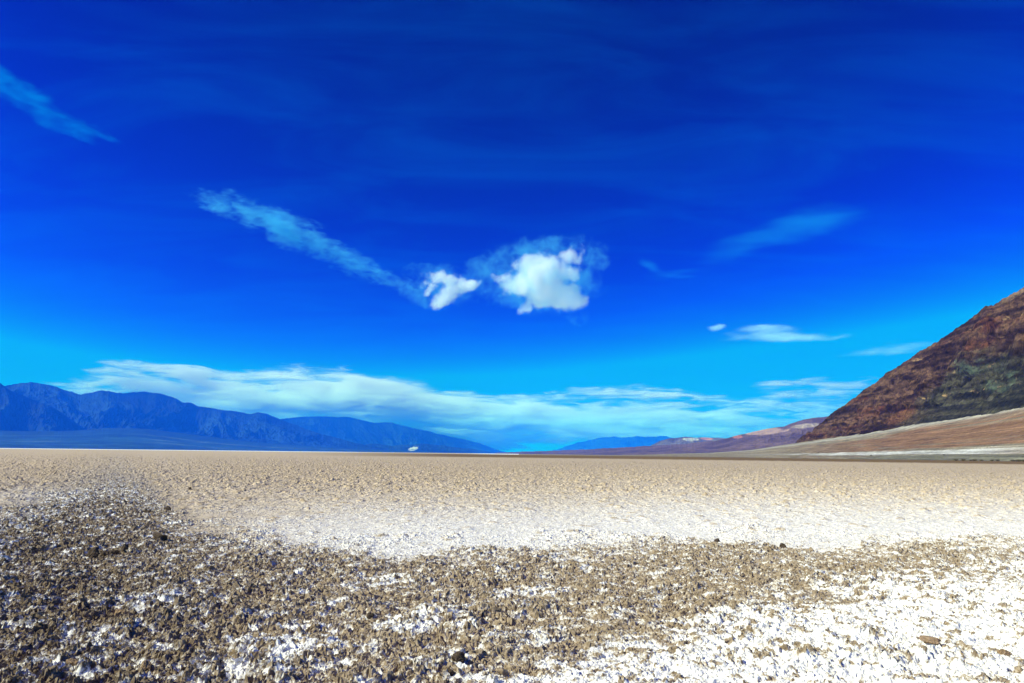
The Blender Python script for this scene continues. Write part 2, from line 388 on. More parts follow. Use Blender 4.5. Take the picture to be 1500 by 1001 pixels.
def lfan_col(Tt, n, X, Y, z, ppx, ppy, al, d, hr):
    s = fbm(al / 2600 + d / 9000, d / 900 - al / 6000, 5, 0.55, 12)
    c = mixn((0.008, 0.030, 0.030), (0.024, 0.068, 0.064), sstep(-0.4, 0.4, s))  # gravel tinted blue-green, distance haze painted into its colour
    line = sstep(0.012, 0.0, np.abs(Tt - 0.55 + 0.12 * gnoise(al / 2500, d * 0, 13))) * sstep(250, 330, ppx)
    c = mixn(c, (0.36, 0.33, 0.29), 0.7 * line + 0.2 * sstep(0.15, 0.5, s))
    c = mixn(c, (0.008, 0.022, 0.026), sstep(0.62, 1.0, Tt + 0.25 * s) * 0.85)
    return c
terrain('terrain', [(-420, 634), (-100, 632), (0, 631), (60, 632), (110, 631), (160, 627), (210, 628), (260, 634), (330, 643), (400, 650), (480, 655.5), (560, 659.5), (640, 662.5), (690, 664.5)],
        [(-420, 14800), (200, 17000), (690, 20000)], [(-420, 8500), (200, 9500), (690, 14500)], 1500, 700, 130, m_far, lfan_col, carve=0.05, wave=2500, p=1.35, jag=0.25, foot=-3, seed=5, fine_amp=0.02)

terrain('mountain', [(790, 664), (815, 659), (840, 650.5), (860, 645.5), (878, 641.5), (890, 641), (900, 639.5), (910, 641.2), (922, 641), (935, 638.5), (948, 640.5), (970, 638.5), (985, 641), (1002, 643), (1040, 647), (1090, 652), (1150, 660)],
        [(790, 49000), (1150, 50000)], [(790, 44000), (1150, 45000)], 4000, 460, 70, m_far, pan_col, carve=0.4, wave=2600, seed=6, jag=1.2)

def blue_hill_col(Tt, n, X, Y, z, ppx, ppy, al, d, hr):
    c = mixn((0.07, 0.06, 0.06), (0.16, 0.13, 0.12), n)
    w = sstep(0.4, 0.6, np.exp(-((ppx - 1010) / 13) ** 2 - ((ppy - 644) / 2.6) ** 2) + 0.3 * gnoise(X / 120, Y / 120, 14))
    c = mixn(c, (0.42, 0.38, 0.34), w)
    w = sstep(0.4, 0.6, np.exp(-((ppx - 1036) / 11) ** 2 - ((ppy - 643) / 2.6) ** 2) + 0.3 * gnoise(X / 120, Y / 120, 15))
    return mixn(c, (0.50, 0.22, 0.14), w)
terrain('hills', [(940, 662), (955, 652), (965, 646.5), (985, 641.8), (1003, 640), (1020, 641.5), (1034, 640.8), (1060, 642), (1100, 645), (1160, 652)],
        [(940, 11000), (1160, 11500)], [(940, 9800), (1160, 10200)], 1200, 330, 90, m_far, blue_hill_col, carve=0.4, wave=600, seed=7, jag=0.6)

def purple_col(Tt, n, X, Y, z, ppx, ppy, al, d, hr):
    v = fbm(X / 450, Y / 450, 5, 0.55, 16)
    c = mixn((0.060, 0.038, 0.042), (0.155, 0.098, 0.092), sstep(-0.5, 0.5, v + 0.6 * (n - 0.5)))
    nn = 0.35 * fbm(X / 160, Y / 160, 4, 0.6, 17)
    w = sstep(0.4, 0.62, np.exp(-((ppx - 1120) / 38) ** 2 - ((ppy - 632.5 + (ppx - 1120) * 0.06) / 5.5) ** 2) + nn)
    c = mixn(c, (0.42, 0.27, 0.21), w * 0.85)
    w = sstep(0.4, 0.62, np.exp(-((ppx - 1180) / 22) ** 2 - ((ppy - 624 + (ppx - 1180) * 0.1) / 4) ** 2) + nn)
    c = mixn(c, (0.40, 0.31, 0.25), w * 0.8)
    w = sstep(0.4, 0.62, np.exp(-((ppx - 1080) / 9) ** 2 - ((ppy - 640) / 3) ** 2) + nn)
    return mixn(c, (0.40, 0.16, 0.10), w * 0.8)
m_purple = terrain_mat('purple_hill_rock', 1 / 60.0, 0, 0.4, 0.08)
terrain('hills', [(725, 664), (740, 662.6), (800, 661), (850, 659), (900, 656.5), (950, 653.5), (1000, 650.5), (1050, 645.5), (1070, 641), (1085, 637), (1105, 632.5), (1130, 627), (1148, 625.3), (1158, 621), (1178, 615), (1195, 612), (1212, 610), (1250, 606), (1300, 602), (1380, 598), (1500, 600)],
        [(725, 9500), (950, 7500), (1100, 6000), (1500, 6000)], [(725, 8600), (950, 4200), (1100, 3300), (1500, 3300)], 2500, 1000, 220, m_purple, purple_col, carve=0.35, wave=650, seed=8, jag=0.5, p=1.3)

# ---- the big rocky hill
def hill_col(Tt, n, X, Y, z, ppx, ppy, al, d, hr):
    v = fbm(X / 90, Y / 90 + z / 60, 6, 0.6, 20)
    v2 = fbm((X + z * 1.3) / 34, (z - X * 0.55) / 14, 5, 0.6, 22)      # tilted beds
    c = mixn((0.022, 0.014, 0.011), (0.150, 0.094, 0.066), sstep(-0.28, 0.36, v * 0.6 + v2 * 0.9))
    red = sstep(0.05, 0.40, fbm((X + z) / 120, (z - X * 0.6) / 40, 5, 0.55, 24))
    c = mixn(c, (0.16, 0.060, 0.030), red * 0.6)
    dk = sstep(0.10, 0.40, fbm((X + z) / 80, (z - X * 0.6) / 30, 5, 0.55, 28))
    c = mixn(c, (0.026, 0.015, 0.010), dk * 0.75)
    d2 = sstep(0.02, 0.30, fbm((X + z) / 22, (z - X * 0.6) / 9, 4, 0.65, 29))
    c = mixn(c, (0.016, 0.009, 0.006), d2 * 0.75)  # fine near-black flecks: shading of the crags painted into the rock
    # green-grey beds low on the right
    gl = (ppy - interp(ppx, [(1180, 680), (1290, 640), (1340, 585), (1400, 535), (1450, 513), (1500, 505), (1700, 470)])) / 20 + 1.5 * v + 0.9 * v2
    g = sstep(-0.4, 1.2, gl) * sstep(1255, 1400, ppx + 40 * v)
    gc = mixn((0.012, 0.016, 0.014), (0.085, 0.098, 0.075), sstep(-0.4, 0.5, v2 + 0.5 * fbm(X / 25, z / 25, 4, 0.6, 26)))
    c = mixn(c, gc, g * 0.85)
    c = mixn(c, (0.012, 0.014, 0.015), g * sstep(0.0, 0.3, fbm((X + z) / 20, (z - X * 0.6) / 9, 4, 0.65, 33)) * 0.8)
    teal = sstep(0.45, 0.9, np.maximum(patch_px(ppx, ppy, 1420, 532, 38, 26), patch_px(ppx, ppy, 1470, 560, 50, 30)) + 0.35 * v2 + 0.3 * v)
    c = mixn(c, (0.10, 0.16, 0.14), teal * sstep(-0.15, 0.35, fbm((X + z) / 26, (z - X * 0.5) / 14, 4, 0.65, 34)) * 0.6)
    bottom = sstep(0.35, 0.7, patch_px(ppx, ppy, 1320, 610, 30, 9, -0.45) + 0.4 * v2)
    c = mixn(c, (0.24, 0.115, 0.062), bottom * 0.4)
    sp = sstep(0.40, 0.56, fbm(X / 14, z / 14, 3, 0.6, 27))
    c = mixn(c, (0.42, 0.30, 0.18), sp * 0.75)
    rim = sstep(1452, 1480, ppx) * sstep(10, 4, (ppy - interp(ppx, HILL)))
    return mixn(c, (0.34, 0.27, 0.22), rim * 0.4) * np.array((0.92, 0.82, 0.66))
def patch_px(ppx, ppy, cx, cy, ax, ay, rot=0.0):
    c, s = math.cos(rot), math.sin(rot)
    u = ((ppx - cx) * c + (ppy - cy) * s) / ax; v = (-(ppx - cx) * s + (ppy - cy) * c) / ay
    return np.exp(-(u * u + v * v))
HILL = [(1130, 668), (1150, 660), (1160, 654), (1168, 645), (1180, 636), (1190, 630), (1203, 620), (1215, 608), (1240, 591), (1265, 573), (1290, 554), (1310, 540), (1325, 530), (1345, 517), (1365, 505), (1385, 493), (1400, 482), (1420, 468), (1433, 458), (1440, 450.5), (1455, 446), (1475, 435), (1490, 427), (1500, 420), (1560, 384), (1640, 345), (1760, 310), (1900, 300)]
m_hill = terrain_mat('dark_hill_rock', 1 / 7.0, 4.0, 0.8, 0.15)
terrain('hill', HILL, [(1130, 1900), (1500, 1500), (1900, 1400)], [(1130, 1450), (1500, 950), (1900, 850)], 600, 1150, 520, m_hill, hill_col,
        carve=0.50, wave=170, p=0.95, jag=2.2, seed=9, warp=0.6, stretch=0.5, fine_amp=0.22, calm=True)

# ---- alluvial fan at its foot
FAN = [(760, 668.2), (850, 667.3), (950, 666.0), (1040, 663.6), (1100, 659.5), (1165, 649.5), (1215, 642), (1260, 634.5), (1310, 625), (1340, 617.5), (1400, 606.5), (1450, 596), (1500, 584.5), (1600, 562), (1900, 520)]
def fan_col(Tt, n, X, Y, z, ppx, ppy, al, d, hr):
    top = interp(ppx, FAN); base = interp(ppx, [(0, 658.5), (1500, 671.5), (1900, 675)])
    u = (base - ppy) / np.maximum(base - top, 0.5)                       # 0 at the pan, 1 at the hill
    s = fbm(al / 75 + u * 0.6, u * 8 + al / 500, 5, 0.62, 30)
    s2 = fbm(al / 18, u * 30, 4, 0.65, 32)
    pale = np.array((0.27, 0.228, 0.158)); brown = np.array((0.225, 0.128, 0.074)); whit = np.array((0.52, 0.51, 0.47))
    br = sstep(-0.22, 0.22, 1.5 * s + 0.6 * s2 + 0.55 * np.exp(-((u - 0.48) / 0.22) ** 2) - 0.13) * sstep(1100, 1300, ppx)
    c = mixn(pale, brown, br * sstep(0.98, 0.80, u + 0.08 * s))
    band = np.exp(-((u - 0.90 + 0.05 * s) / 0.07) ** 2)
    c = mixn(c, (0.42, 0.40, 0.34), band * 0.8)
    wb = sstep(0.3, 0.6, np.exp(-((u - 0.14 + 0.10 * s) / 0.075) ** 2) * (0.75 + 1.6 * s + 0.9 * s2)) * sstep(1010, 1180, ppx) * (1 - 0.55 * sstep(1420, 1500, ppx))
    c = mixn(c, whit, wb)
    ol = sstep(0.10, 0.03, u + 0.03 * s) * sstep(1200, 1300, ppx)
    c = mixn(c, (0.165, 0.165, 0.12), ol * 0.8)
    return c * np.clip(0.90 + 0.95 * s2 + 0.5 * fbm(al / 9, d / 14, 3, 0.6, 35), 0.35, 1.7)[..., None]
m_fan = terrain_mat('fan_gravel', 1 / 4.0, 0.5, 0.35, 0.1)
FP, fpx, fpy = terrain('terrain', FAN, [(760, 2600), (1040, 2200), (1165, 1600), (1500, 1150), (1900, 1050)], [(760, 1300), (1040, 1000), (1165, 850), (1500, 700), (1900, 680)], 400, 1300, 260,
        m_fan, fan_col, carve=0.03, wave=120, p=1.25, jag=0.25, foot=-1.0, seed=10, fine_amp=0.03)

# ------------------------------------------------------------------ shrubs along the foot of the fan
m_shrub, t, out = new_mat('dusty_shrub_leaf')
b = N(t, 'ShaderNodeBsdfPrincipled'); b.inputs['Roughness'].default_value = 0.9
oc = N(t, 'ShaderNodeTexCoord'); nn = noise(t, oc.outputs['Object'], 3.0, 4, 0.6)
rp = ramp(t, [(0.3, (0.06, 0.05, 0.018)), (0.7, (0.17, 0.14, 0.055))]); t.links.new(nn.outputs['Fac'], rp.inputs['Fac'])
t.links.new(rp.outputs[0], b.inputs['Base Color']); t.links.new(b.outputs[0], out.inputs['Surface'])
m_stem, t, out = new_mat('shrub_stem')
b = N(t, 'ShaderNodeBsdfPrincipled'); b.inputs['Base Color'].default_value = (0.12, 0.08, 0.05, 1); b.inputs['Roughness'].default_value = 0.9
t.links.new(b.outputs[0], out.inputs['Surface'])
random.seed(3)
def bm_obj(name, bm, mat, parent=None):
    me = bpy.data.meshes.new(name); bm.to_mesh(me); bm.free(); me.materials.append(mat)
    o = bpy.data.objects.new(name, me); col.objects.link(o); o.parent = parent
    return o
def make_shrub():
    root = bpy.data.objects.new('shrub', None); col.objects.link(root)
    bl, bs = bmesh.new(), bmesh.new()
    for k in range(26):
        a = random.uniform(0, 6.283); rad = random.uniform(0.2, 1.0); hh = random.uniform(0.45, 1.0) * (1.1 - 0.45 * rad)
        tip = Vector((math.cos(a) * rad, math.sin(a) * rad * 0.8, hh))
        side = Vector((-math.sin(a), math.cos(a), 0)) * 0.02
        q = [bs.verts.new(v) for v in (side, -side, tip - side * 0.4, tip + side * 0.4)]; bs.faces.new(q)
        for j in range(34):
            p0 = tip * random.uniform(0.35, 1.05) + Vector((random.gauss(0, .13), random.gauss(0, .13), random.gauss(0, .09)))
            p0.z = max(p0.z, 0.03)
            e1 = Vector((random.gauss(0, 1), random.gauss(0, 1), random.gauss(0, 1))).normalized() * 0.07
            e2 = e1.cross(Vector((random.gauss(0, 1), random.gauss(0, 1), random.gauss(0, 1)))).normalized() * 0.04
            bl.faces.new([bl.verts.new(p0 + v) for v in (e1, e2, -e1, -e2)])
    bm_obj('foliage', bl, m_shrub, root); bm_obj('stems', bs, m_stem, root)
    return root
shrub0 = None
spots = [(1205, 657.5, 2.2, 'small dark shrub alone on the pale lower slope of the gravel fan'),
         (1199, 663.5, 2.2, 'dark shrub, one of two side by side on the white strip below the brown hill'),
         (1205, 663.5, 2.0, 'dark shrub, one of two side by side on the white strip below the brown hill'),
         (1276, 667, 2.0, 'lone dark shrub on the grey fan foot, between the pair and the olive row'),
         (1383, 666.5, 2.4, 'olive shrub standing on the blue-grey strip under the bright salt band')]
for k in range(7): spots.append((1402 + k * 9.5 + random.uniform(-4, 4), 672.4, random.uniform(2.0, 4.0), 'olive shrub in the low dark row along the shore of the pan'))
for k in range(4): spots.append((1483 + k * 8.0 + random.uniform(-3, 3), 672.6, random.uniform(3.0, 4.8), 'olive shrub in the thick clump where the shore of the pan leaves the frame'))
for x_, y_, s_, lab in spots:
    if shrub0 is None:
        o = shrub0 = make_shrub()
    else:
        o = shrub0.copy(); col.objects.link(o)
        for ch in shrub0.children:
            c_ = ch.copy(); col.objects.link(c_); c_.parent = o
    if y_ > 670:
        d0 = 680.0 + random.uniform(-10, 10); p_ = at_dist(x_, y_, d0); p_.z = 0.0
    else:
        k = np.unravel_index(np.argmin((fpx - x_) ** 2 + (fpy - y_ - 0.6) ** 2), fpx.shape); p_ = Vector(FP[k])
    o.location = p_; o.scale = (s_ * 0.8, s_ * 0.8, s_ * random.uniform(0.3, 0.5) + 0.2); o.rotation_euler.z = random.uniform(0, 6.28)
    o['label'] = lab; o['category'] = 'shrub'; o['group'] = 'shrubs along the foot of the fan'

# ------------------------------------------------------------------ loose clods lying on the crust
m_clod, t, out = new_mat('dried_mud_clod')
b = N(t, 'ShaderNodeBsdfPrincipled'); b.inputs['Roughness'].default_value = 0.95; b.inputs['Specular IOR Level'].default_value = 0.1
oc = N(t, 'ShaderNodeTexCoord'); oi = N(t, 'ShaderNodeObjectInfo')
nn = noise(t, oc.outputs['Object'], 2.4, 8, 0.65)
rp = ramp(t, [(0.25, (0.10, 0.07, 0.042)), (0.55, (0.24, 0.17, 0.105)), (0.8, (0.40, 0.32, 0.23))]); t.links.new(nn.outputs['Fac'], rp.inputs['Fac'])
t.links.new(mixc(t, 1.0, rp.outputs[0], oi.outputs['Color'], 'MULTIPLY'), b.inputs['Base Color'])
bp = N(t, 'ShaderNodeBump'); bp.inputs['Strength'].default_value = 0.8; bp.inputs['Distance'].default_value = 0.02
n2 = noise(t, oc.outputs['Object'], 9, 5, 0.6); t.links.new(n2.outputs['Fac'], bp.inputs['Height']); t.links.new(bp.outputs[0], b.inputs['Normal'])
t.links.new(b.outputs[0], out.inputs['Surface'])
from mathutils import noise as mn
def clod_obj(k, wpx, hpx, x_, y_, colr, flat=0.8):
    v = raydir(x_, y_); kk = -CAM_Z / v.z
    gx, gy = v.x * kk, v.y * kk; dist = math.hypot(gx, gy)
    wm, hm = wpx / F * dist, hpx / F * dist
    bm = bmesh.new(); bmesh.ops.create_icosphere(bm, subdivisions=4, radius=1.0)
    off = Vector((k * 7.7, k * 3.1, k * 5.3))
    cuts = [(Vector((random.gauss(0, 1), random.gauss(0, 1), random.gauss(0, .8))).normalized(), random.uniform(0.5, 0.85)) for _ in range(9)]
    for vv in bm.verts:
        p0 = vv.co.copy()
        for nrm, dd in cuts:
            e = p0.dot(nrm) - dd
            if e > 0: p0 -= nrm * e * 0.92
        p0 += p0 * (0.30 * mn.fractal(p0 * 1.7 + off, 0.8, 2.1, 5))
        vv.co = p0
    o = bm_obj('clod', bm, m_clod)
    o.location = (gx, gy, ground_z(gx, gy) + hm * 0.28)
    o.scale = (wm * 0.55, wm * 0.5 * flat, hm * 0.62); o.rotation_euler = (random.uniform(-.25, .25), random.uniform(-.25, .25), random.uniform(-.5, .5))
    o.color = (*colr, 1); o['category'] = 'clod'
    return o
D_, B_, P_ = (0.45, 0.45, 0.5), (0.95, 0.92, 0.88), (1.7, 1.6, 1.5)
named = [(233, 797, 20, 11, D_, 'jagged dark clod with a raised corner, where the grey rubble meets the pale crust'),
         (245, 752, 10, 7, D_, 'small dark block at the far tip of the rubble, above the jagged dark clod'),
         (217, 754, 14, 5, D_, 'low flat dark slab beside the small dark block at the far tip of the rubble'),
         (136, 818, 13, 13, D_, 'round dark clod in the grey rubble, largest of a short row'),
         (154, 815, 10, 8, D_, 'dark clod second in the short row, beside the round one'),
         (166, 812, 10, 7, D_, 'dark clod third in the short row running from the round one'),
         (182, 812, 9, 7, D_, 'dark clod at the end of the short row running from the round one'),
         (176, 899, 13, 12, P_, 'pale tan stone with smooth face set in the dark grey rubble'),
         (106, 985, 15, 12, P_, 'whitish salt-coated stone at the bottom edge of the dark rubble'),
         (213, 992, 12, 11, P_, 'pale round stone at the bottom edge, between dark rubble and the salt patch'),
         (674, 977, 19, 13, D_, 'dark brown clod at the bottom edge between two small salt hollows'),
         (660, 995, 14, 11, D_, 'dark clod touching the bottom edge just below the dark brown one'),
         (542, 909, 11, 11, D_, 'dark upright clod on the near edge of the brown rubble beside a salt patch'),
         (278, 719, 5, 4, D_, 'tiny dark stone alone on smooth tan flat beyond the clods'),
         (1051, 795, 9, 6, D_, 'dark clod at the far rim of the brown rubble against the white crust'),
         (1146, 803, 9, 7, D_, 'upright dark clod on the far rim of the brown rubble, beside white crust'),
         (1363, 951, 24, 7, (1.9, 1.8, 1.7), 'flat tan slab with a dark hollow at one end, lying on white salt'),
         (1473, 963, 16, 9, (1.6, 1.5, 1.4), 'brown crusty lump near the frame edge on white salt')]
for k, (x_, y_, w_, h_, c_, lab) in enumerate(named):
    o = clod_obj(k, w_, h_, x_, y_, c_); o['label'] = lab

# ------------------------------------------------------------------ clouds: bodies of lit vapour, above and beyond the haze
def cloud(name, label, D, blobs, dens, nscale=2.2, namp=0.75, warp=0.25, nstretch=(1, 1, 1), depth=1.0, soft=(-0.05, 1.15), step=0.12, voxel=0.05, nrot=0.0, seed=0.0, category='cloud', grow=1.3, power=2.6, halo=0.0, tone=(1.0, 1.0, 1.0), wisps=(), thin=None):
    cx = sum(b_[0] for b_ in blobs) / len(blobs); cyy = sum(b_[1] for b_ in blobs) / len(blobs)
    d0 = raydir(cx, cyy).normalized()
    right = d0.cross(Vector((0, 0, 1))).normalized(); up = right.cross(d0).normalized()
    S = D * 100.0 / F / raydir(cx, cyy).length
    M = Matrix.Translation(Vector((0, 0, CAM_Z)) + d0 * D) @ Matrix(((right.x, d0.x, up.x, 0), (right.y, d0.y, up.y, 0), (right.z, d0.z, up.z, 0), (0, 0, 0, 1))) @ Matrix.Scale(S, 4)
    Mi = M.inverted()
    m, t, out = new_mat('vapour')
    c = N(t, 'ShaderNodeTexCoord')
    mp_ = N(t, 'ShaderNodeMapping'); mp_.inputs['Rotation'].default_value = (0, nrot, 0); mp_.inputs['Scale'].default_value = nstretch; mp_.inputs['Location'].default_value = (seed, seed * 1.7, seed * 0.6)
    t.links.new(c.outputs['Object'], mp_.inputs['Vector'])
    wn = noise(t, mp_.outputs[0], nscale * 0.7, 3, 0.6)
    ws = N(t, 'ShaderNodeVectorMath', operation='SUBTRACT'); ws.inputs[1].default_value = (.5, .5, .5); t.links.new(wn.outputs['Color'], ws.inputs[0])
    wm_ = N(t, 'ShaderNodeVectorMath', operation='SCALE'); wm_.inputs['Scale'].default_value = warp; t.links.new(ws.outputs[0], wm_.inputs[0])
    wa = N(t, 'ShaderNodeVectorMath', operation='ADD'); t.links.new(c.outputs['Object'], wa.inputs[0]); t.links.new(wm_.outputs[0], wa.inputs[1])
    hull = bmesh.new()
    def field(items):
        prev = None
        for bx, by, rx, rz, ang, w in items:
            v = raydir(bx, by).normalized() * D + Vector((0, 0, CAM_Z))
            loc = Mi @ v
            rad = (rx / 100, math.sqrt(rx * rz) / 100 * depth, rz / 100)
            q = N(t, 'ShaderNodeMapping', vector_type='TEXTURE')
            q.inputs['Location'].default_value = loc; q.inputs['Rotation'].default_value = (0, R(ang), 0); q.inputs['Scale'].default_value = rad
            t.links.new(wa.outputs[0], q.inputs['Vector'])
            dp = N(t, 'ShaderNodeVectorMath', operation='DOT_PRODUCT'); t.links.new(q.outputs[0], dp.inputs[0]); t.links.new(q.outputs[0], dp.inputs[1])
            ml = N(t, 'ShaderNodeMath', operation='MULTIPLY_ADD'); ml.inputs[1].default_value = -1.0; ml.inputs[2].default_value = w
            t.links.new(dp.outputs['Value'], ml.inputs[0])
            if prev is None: prev = ml.outputs[0]
            else:
                mxn = N(t, 'ShaderNodeMath', operation='SMOOTH_MAX'); mxn.inputs[2].default_value = 0.25
                t.links.new(prev, mxn.inputs[0]); t.links.new(ml.outputs[0], mxn.inputs[1]); prev = mxn.outputs[0]
            mat4 = Matrix.Translation(loc) @ Matrix.Rotation(R(ang), 4, 'Y') @ Matrix.Diagonal((*[x_ * grow * math.sqrt(max(w, 0.3)) for x_ in rad], 1))
            bmesh.ops.create_icosphere(hull, subdivisions=3, radius=1.0, matrix=mat4)
        return prev
    prev = field(blobs)
    dn = noise(t, mp_.outputs[0], nscale, 8, 0.62, 0.2)
    na = N(t, 'ShaderNodeMath', operation='MULTIPLY_ADD'); na.inputs[1].default_value = namp * 2; na.inputs[2].default_value = -namp
    t.links.new(dn.outputs['Fac'], na.inputs[0])
    ad = N(t, 'ShaderNodeMath', operation='ADD'); t.links.new(prev, ad.inputs[0]); t.links.new(na.outputs[0], ad.inputs[1])
    mr = N(t, 'ShaderNodeMapRange', interpolation_type='SMOOTHSTEP'); mr.inputs['From Min'].default_value = soft[0]; mr.inputs['From Max'].default_value = soft[1]
    mr.inputs['To Max'].default_value = 1.0; t.links.new(ad.outputs[0], mr.inputs['Value'])
    pw = N(t, 'ShaderNodeMath', operation='POWER'); pw.inputs[1].default_value = power; t.links.new(mr.outputs[0], pw.inputs[0])
    dm = N(t, 'ShaderNodeMath', operation='MULTIPLY'); dm.inputs[1].default_value = dens / S; t.links.new(pw.outputs[0], dm.inputs[0])
    hp = N(t, 'ShaderNodeMath', operation='MULTIPLY_ADD'); hp.inputs[1].default_value = halo / S
    if wisps:
        wf = field(wisps)
        wn2 = noise(t, mp_.outputs[0], nscale * 1.6, 9, 0.68, 0.6)
        wmul = N(t, 'ShaderNodeMath', operation='MULTIPLY_ADD'); wmul.inputs[1].default_value = 5.6; wmul.inputs[2].default_value = -2.95; t.links.new(wn2.outputs['Fac'], wmul.inputs[0])
        wadd = N(t, 'ShaderNodeMath', operation='ADD'); t.links.new(wf, wadd.inputs[0]); t.links.new(wmul.outputs[0], wadd.inputs[1])
        wr = N(t, 'ShaderNodeMapRange', interpolation_type='SMOOTHSTEP'); wr.inputs['From Min'].default_value = -0.05; wr.inputs['From Max'].default_value = 1.5
        wcl = N(t, 'ShaderNodeMath', operation='MULTIPLY'); wcl.inputs[1].default_value = 4.0; wcl.use_clamp = True
        t.links.new(wf, wcl.inputs[0]); t.links.new(wadd.outputs[0], wr.inputs['Value'])
        wp = N(t, 'ShaderNodeMath', operation='MULTIPLY'); t.links.new(wr.outputs[0], wp.inputs[0]); t.links.new(wcl.outputs[0], wp.inputs[1])
        t.links.new(wp.outputs[0], hp.inputs[0])
    else:
        t.links.new(mr.outputs[0], hp.inputs[0])
    t.links.new(dm.outputs[0], hp.inputs[2])
    pv = N(t, 'ShaderNodeVolumePrincipled'); pv.inputs['Color'].default_value = (*tone, 1); pv.inputs['Anisotropy'].default_value = 0.0
    t.links.new(hp.outputs[0], pv.inputs['Density'])
    if thin:
        cf = N(t, 'ShaderNodeMath', operation='MULTIPLY', use_clamp=True); cf.inputs[1].default_value = 6.0; t.links.new(pw.outputs[0], cf.inputs[0])
        t.links.new(mixc(t, cf.outputs[0], thin, tone), pv.inputs['Color'])
    t.links.new(pv.outputs[0], out.inputs['Volume'])
    # the skin shows only where vapour reaches it
    tr = N(t, 'ShaderNodeBsdfTransparent'); df = N(t, 'ShaderNodeBsdfDiffuse'); ms = N(t, 'ShaderNodeMixShader')
    sk = N(t, 'ShaderNodeMath', operation='MULTIPLY'); sk.inputs[1].default_value = 0.02; t.links.new(pw.outputs[0], sk.inputs[0])
    t.links.new(sk.outputs[0], ms.inputs[0]); t.links.new(tr.outputs[0], ms.inputs[1]); t.links.new(df.outputs[0], ms.inputs[2])
    t.links.new(ms.outputs[0], out.inputs['Surface'])
    try: m.cycles.volume_step_rate = step
    except Exception: pass
    o = bm_obj(name, hull, m)
    o.matrix_world = M
    md = o.modifiers.new('one_body', 'REMESH'); md.mode = 'VOXEL'; md.voxel_size = voxel
    o['label'] = label; o['category'] = category
    return o

cloud('cloud', 'large puffy white cumulus cloud with ragged edges, in the middle of the blue sky', 17000,
      [(792, 400, 44, 30, 0, 1.25), (766, 416, 40, 18, 0, 1.1), (812, 430, 50, 22, 14, 1.2), (836, 374, 22, 16, -30, 0.95), (742, 407, 26, 11, -6, 0.8), (848, 440, 20, 20, 0, 1.0), (772, 450, 26, 10, -35, 0.9), (830, 400, 28, 22, -30, 0.9)],
      15.0, nscale=3.4, namp=1.2, warp=0.45, power=2.1, halo=1.5, thin=(0.14, 0.74, 1.0),
      wisps=[(785, 366, 84, 26, -8, 0.9), (866, 380, 46, 26, 10, 0.75), (724, 390, 52, 28, -25, 1.0), (735, 432, 44, 24, 0, 0.8), (856, 410, 34, 34, 0, 0.9), (843, 466, 24, 12, 15, 0.9), (795, 412, 90, 55, 0, 1.0)])
cloud('cloud', 'small white hooked cloud just beside the large puffy cumulus', 17000,
      [(652, 411, 38, 13, -2, 1.15), (676, 421, 36, 12, -14, 1.1), (655, 436, 28, 10, -34, 1.05), (632, 424, 18, 8, -30, 0.8)],
      15.0, nscale=4.2, namp=1.2, warp=0.4, power=2.1, voxel=0.035, halo=1.5, thin=(0.14, 0.74, 1.0),
      wisps=[(698, 420, 34, 14, -8, 0.9), (640, 400, 60, 16, 5, 0.9), (612, 430, 60, 18, 25, 0.9), (655, 422, 60, 28, 0, 1.0)])
cloud('cloud', 'long pale streak of wispy cloud slanting down to the small white cloud', 17500,
      [(405, 330, 40, 13, 26, 0.85), (428, 345, 30, 10, 30, 0.9), (480, 360, 40, 10, 24, 0.7)],
      5.0, nscale=6.0, namp=1.4, warp=0.6, nstretch=(0.6, 1, 1.3), nrot=R(-24), voxel=0.04, seed=3.3, tone=(0.13, 0.74, 1.0), halo=3.0,
      wisps=[(322, 300, 48, 18, 14, 0.8), (365, 311, 54, 22, 18, 1.0), (418, 337, 56, 23, 27, 1.15), (462, 355, 54, 22, 22, 1.1), (508, 379, 58, 19, 26, 1.0), (555, 402, 54, 14, 26, 0.85), (600, 420, 50, 11, 22, 0.7)])
cloud('cloud', 'faint blue-white streak of cloud entering at the upper left edge of the sky', 17500,
      [(28, 140, 36, 10, 30, 0.5), (60, 158, 36, 10, 30, 0.5)],
      1.0, nscale=3.4, namp=0.95, warp=0.4, nstretch=(0.5, 1, 1.2), nrot=R(-28), voxel=0.045, seed=6.1, tone=(0.0, 0.56, 1.0), halo=1.4,
      wisps=[(-60, 92, 80, 30, 24, 1.1), (10, 126, 60, 26, 30, 1.1), (55, 153, 52, 24, 32, 1.1), (105, 182, 52, 18, 24, 1.0), (152, 202, 42, 11, 20, 0.9)])
cloud('cloud', 'long low bank of white cloud rising behind the blue mountains, thickest in the middle', 74000,
      [(400, 586, 120, 20, 2, 0.9), (462, 576, 70, 22, -6, 1.1), (530, 585, 120, 30, 4, 1.15), (630, 602, 130, 28, 6, 1.1), (720, 612, 110, 20, 4, 1.0), (800, 608, 120, 16, -3, 0.9)],
      24.0, nscale=2.6, namp=1.15, warp=0.45, nstretch=(0.4, 0.5, 2.6), voxel=0.07, depth=0.6, seed=9.0, step=0.1, halo=9.0,
      wisps=[(395, 590, 160, 36, 2, 1.15), (520, 592, 180, 46, 5, 1.3), (640, 612, 190, 44, 5, 1.3), (770, 618, 170, 36, 0, 1.15), (600, 632, 260, 34, 2, 1.1), (880, 622, 190, 32, 0, 1.05)])
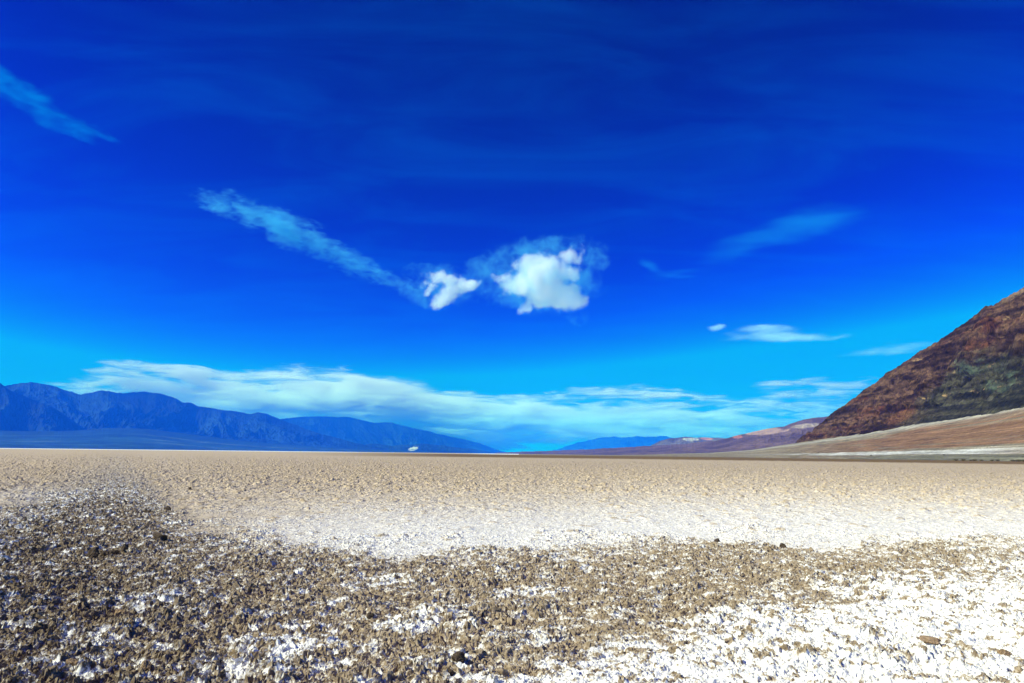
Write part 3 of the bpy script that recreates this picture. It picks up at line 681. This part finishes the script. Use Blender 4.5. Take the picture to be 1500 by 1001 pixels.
cloud('cloud', 'thin curling white cloud above the highest part of the blue mountains', 76000,
      [(265, 550, 110, 9, 3, 0.9), (200, 560, 50, 14, 20, 0.8), (330, 563, 80, 9, 8, 0.8), (360, 592, 90, 12, 3, 0.8)],
      14.0, nscale=2.8, namp=1.2, warp=0.5, nstretch=(0.45, 0.5, 2.2), voxel=0.06, depth=0.6, seed=12.5, step=0.1, halo=8.0,
      wisps=[(190, 556, 60, 24, 10, 1.0), (265, 551, 120, 18, 3, 1.0), (335, 564, 110, 22, 8, 1.0), (230, 574, 110, 30, 8, 1.0), (310, 590, 140, 30, 4, 1.0), (120, 574, 110, 20, 0, 0.7)])
cloud('cloud', 'broad layer of thin streaky white cloud low over the purple hills', 72000,
      [(880, 577, 70, 6, -3, 0.9), (950, 580, 90, 5, 3, 0.9), (940, 605, 70, 8, 0, 0.85), (1010, 608, 90, 10, 2, 0.9), (1090, 616, 90, 8, 0, 0.85)],
      14.0, nscale=2.8, namp=1.15, warp=0.4, nstretch=(0.4, 0.45, 2.8), voxel=0.055, depth=0.6, seed=15.2, step=0.1, halo=7.0,
      wisps=[(870, 579, 100, 14, -3, 1.0), (960, 581, 120, 11, 3, 1.0), (1050, 585, 100, 10, 0, 0.8), (900, 600, 140, 14, 0, 0.9), (990, 608, 170, 20, 2, 1.0), (1000, 628, 240, 26, 0, 1.0), (1120, 590, 120, 16, -4, 0.9), (1200, 570, 110, 20, 0, 0.8), (1190, 604, 110, 20, 0, 0.9)])
cloud('cloud', 'flat lens-shaped pale cloud above the purple hills, beside the dark rocky slope', 30000,
      [(1122, 484, 50, 11, -2, 1.05), (1150, 493, 70, 12, 3, 1.05), (1082, 494, 46, 9, -3, 0.8), (1215, 495, 50, 7, 0, 0.75), (1310, 510, 90, 12, -2, 0.6)],
      3.5, nscale=3.4, namp=1.0, warp=0.35, nstretch=(0.5, 0.6, 2.2), voxel=0.03, seed=18.0, tone=(0.6, 0.9, 1.0), halo=0.5)
cloud('cloud', 'tiny bright puff of cloud just above the flat lens-shaped cloud', 30000,
      [(1052, 480, 16, 6, 0, 1.1), (1044, 479, 10, 4, 0, 0.9)], 14.0, nscale=6, namp=0.8, warp=0.15, voxel=0.02, seed=20.0, tone=(0.6, 0.88, 1.0), halo=0.6)
cloud('cloud', 'broad faint veil of cirrus high in the sky above the lens-shaped cloud', 30000,
      [(1120, 348, 100, 22, -6, 0.95), (1175, 330, 90, 28, -12, 0.95), (1080, 366, 90, 18, -8, 0.8), (1010, 396, 90, 14, -8, 0.65)],
      0.12, nscale=2.4, namp=1.0, warp=0.5, nstretch=(0.4, 0.6, 1.9), nrot=R(8), voxel=0.05, seed=23.0, tone=(0.02, 0.62, 1.0), halo=0.4)
cloud('cloud', 'thin hooked wisp of cirrus beside the large puffy cumulus', 29500,
      [(955, 391, 34, 12, 25, 0.85), (990, 403, 40, 8, 8, 0.9)],
      1.6, nscale=3.0, namp=0.8, warp=0.35, nstretch=(0.5, 0.6, 1.6), voxel=0.035, seed=26.0, tone=(0.02, 0.5, 1.0), halo=0.4)

# ------------------------------------------------------------------ haze: the air of the valley, one closed box
m_haze, t, out = new_mat('valley_air')
pv = N(t, 'ShaderNodeVolumePrincipled'); pv.inputs['Color'].default_value = (0.008, 0.13, 1.0, 1); pv.inputs['Absorption Color'].default_value = (0.22, 1, 1, 1)
pv.inputs['Density'].default_value = 4.5e-5
t.links.new(pv.outputs[0], out.inputs['Volume'])
bm = bmesh.new(); bmesh.ops.create_cube(bm, size=1.0)
haze = bm_obj('haze', bm, m_haze)
haze.scale = (114000, 114000, 2480 + 12); haze.location = (0, 0, (2480 - 12) / 2)
haze['kind'] = 'stuff'
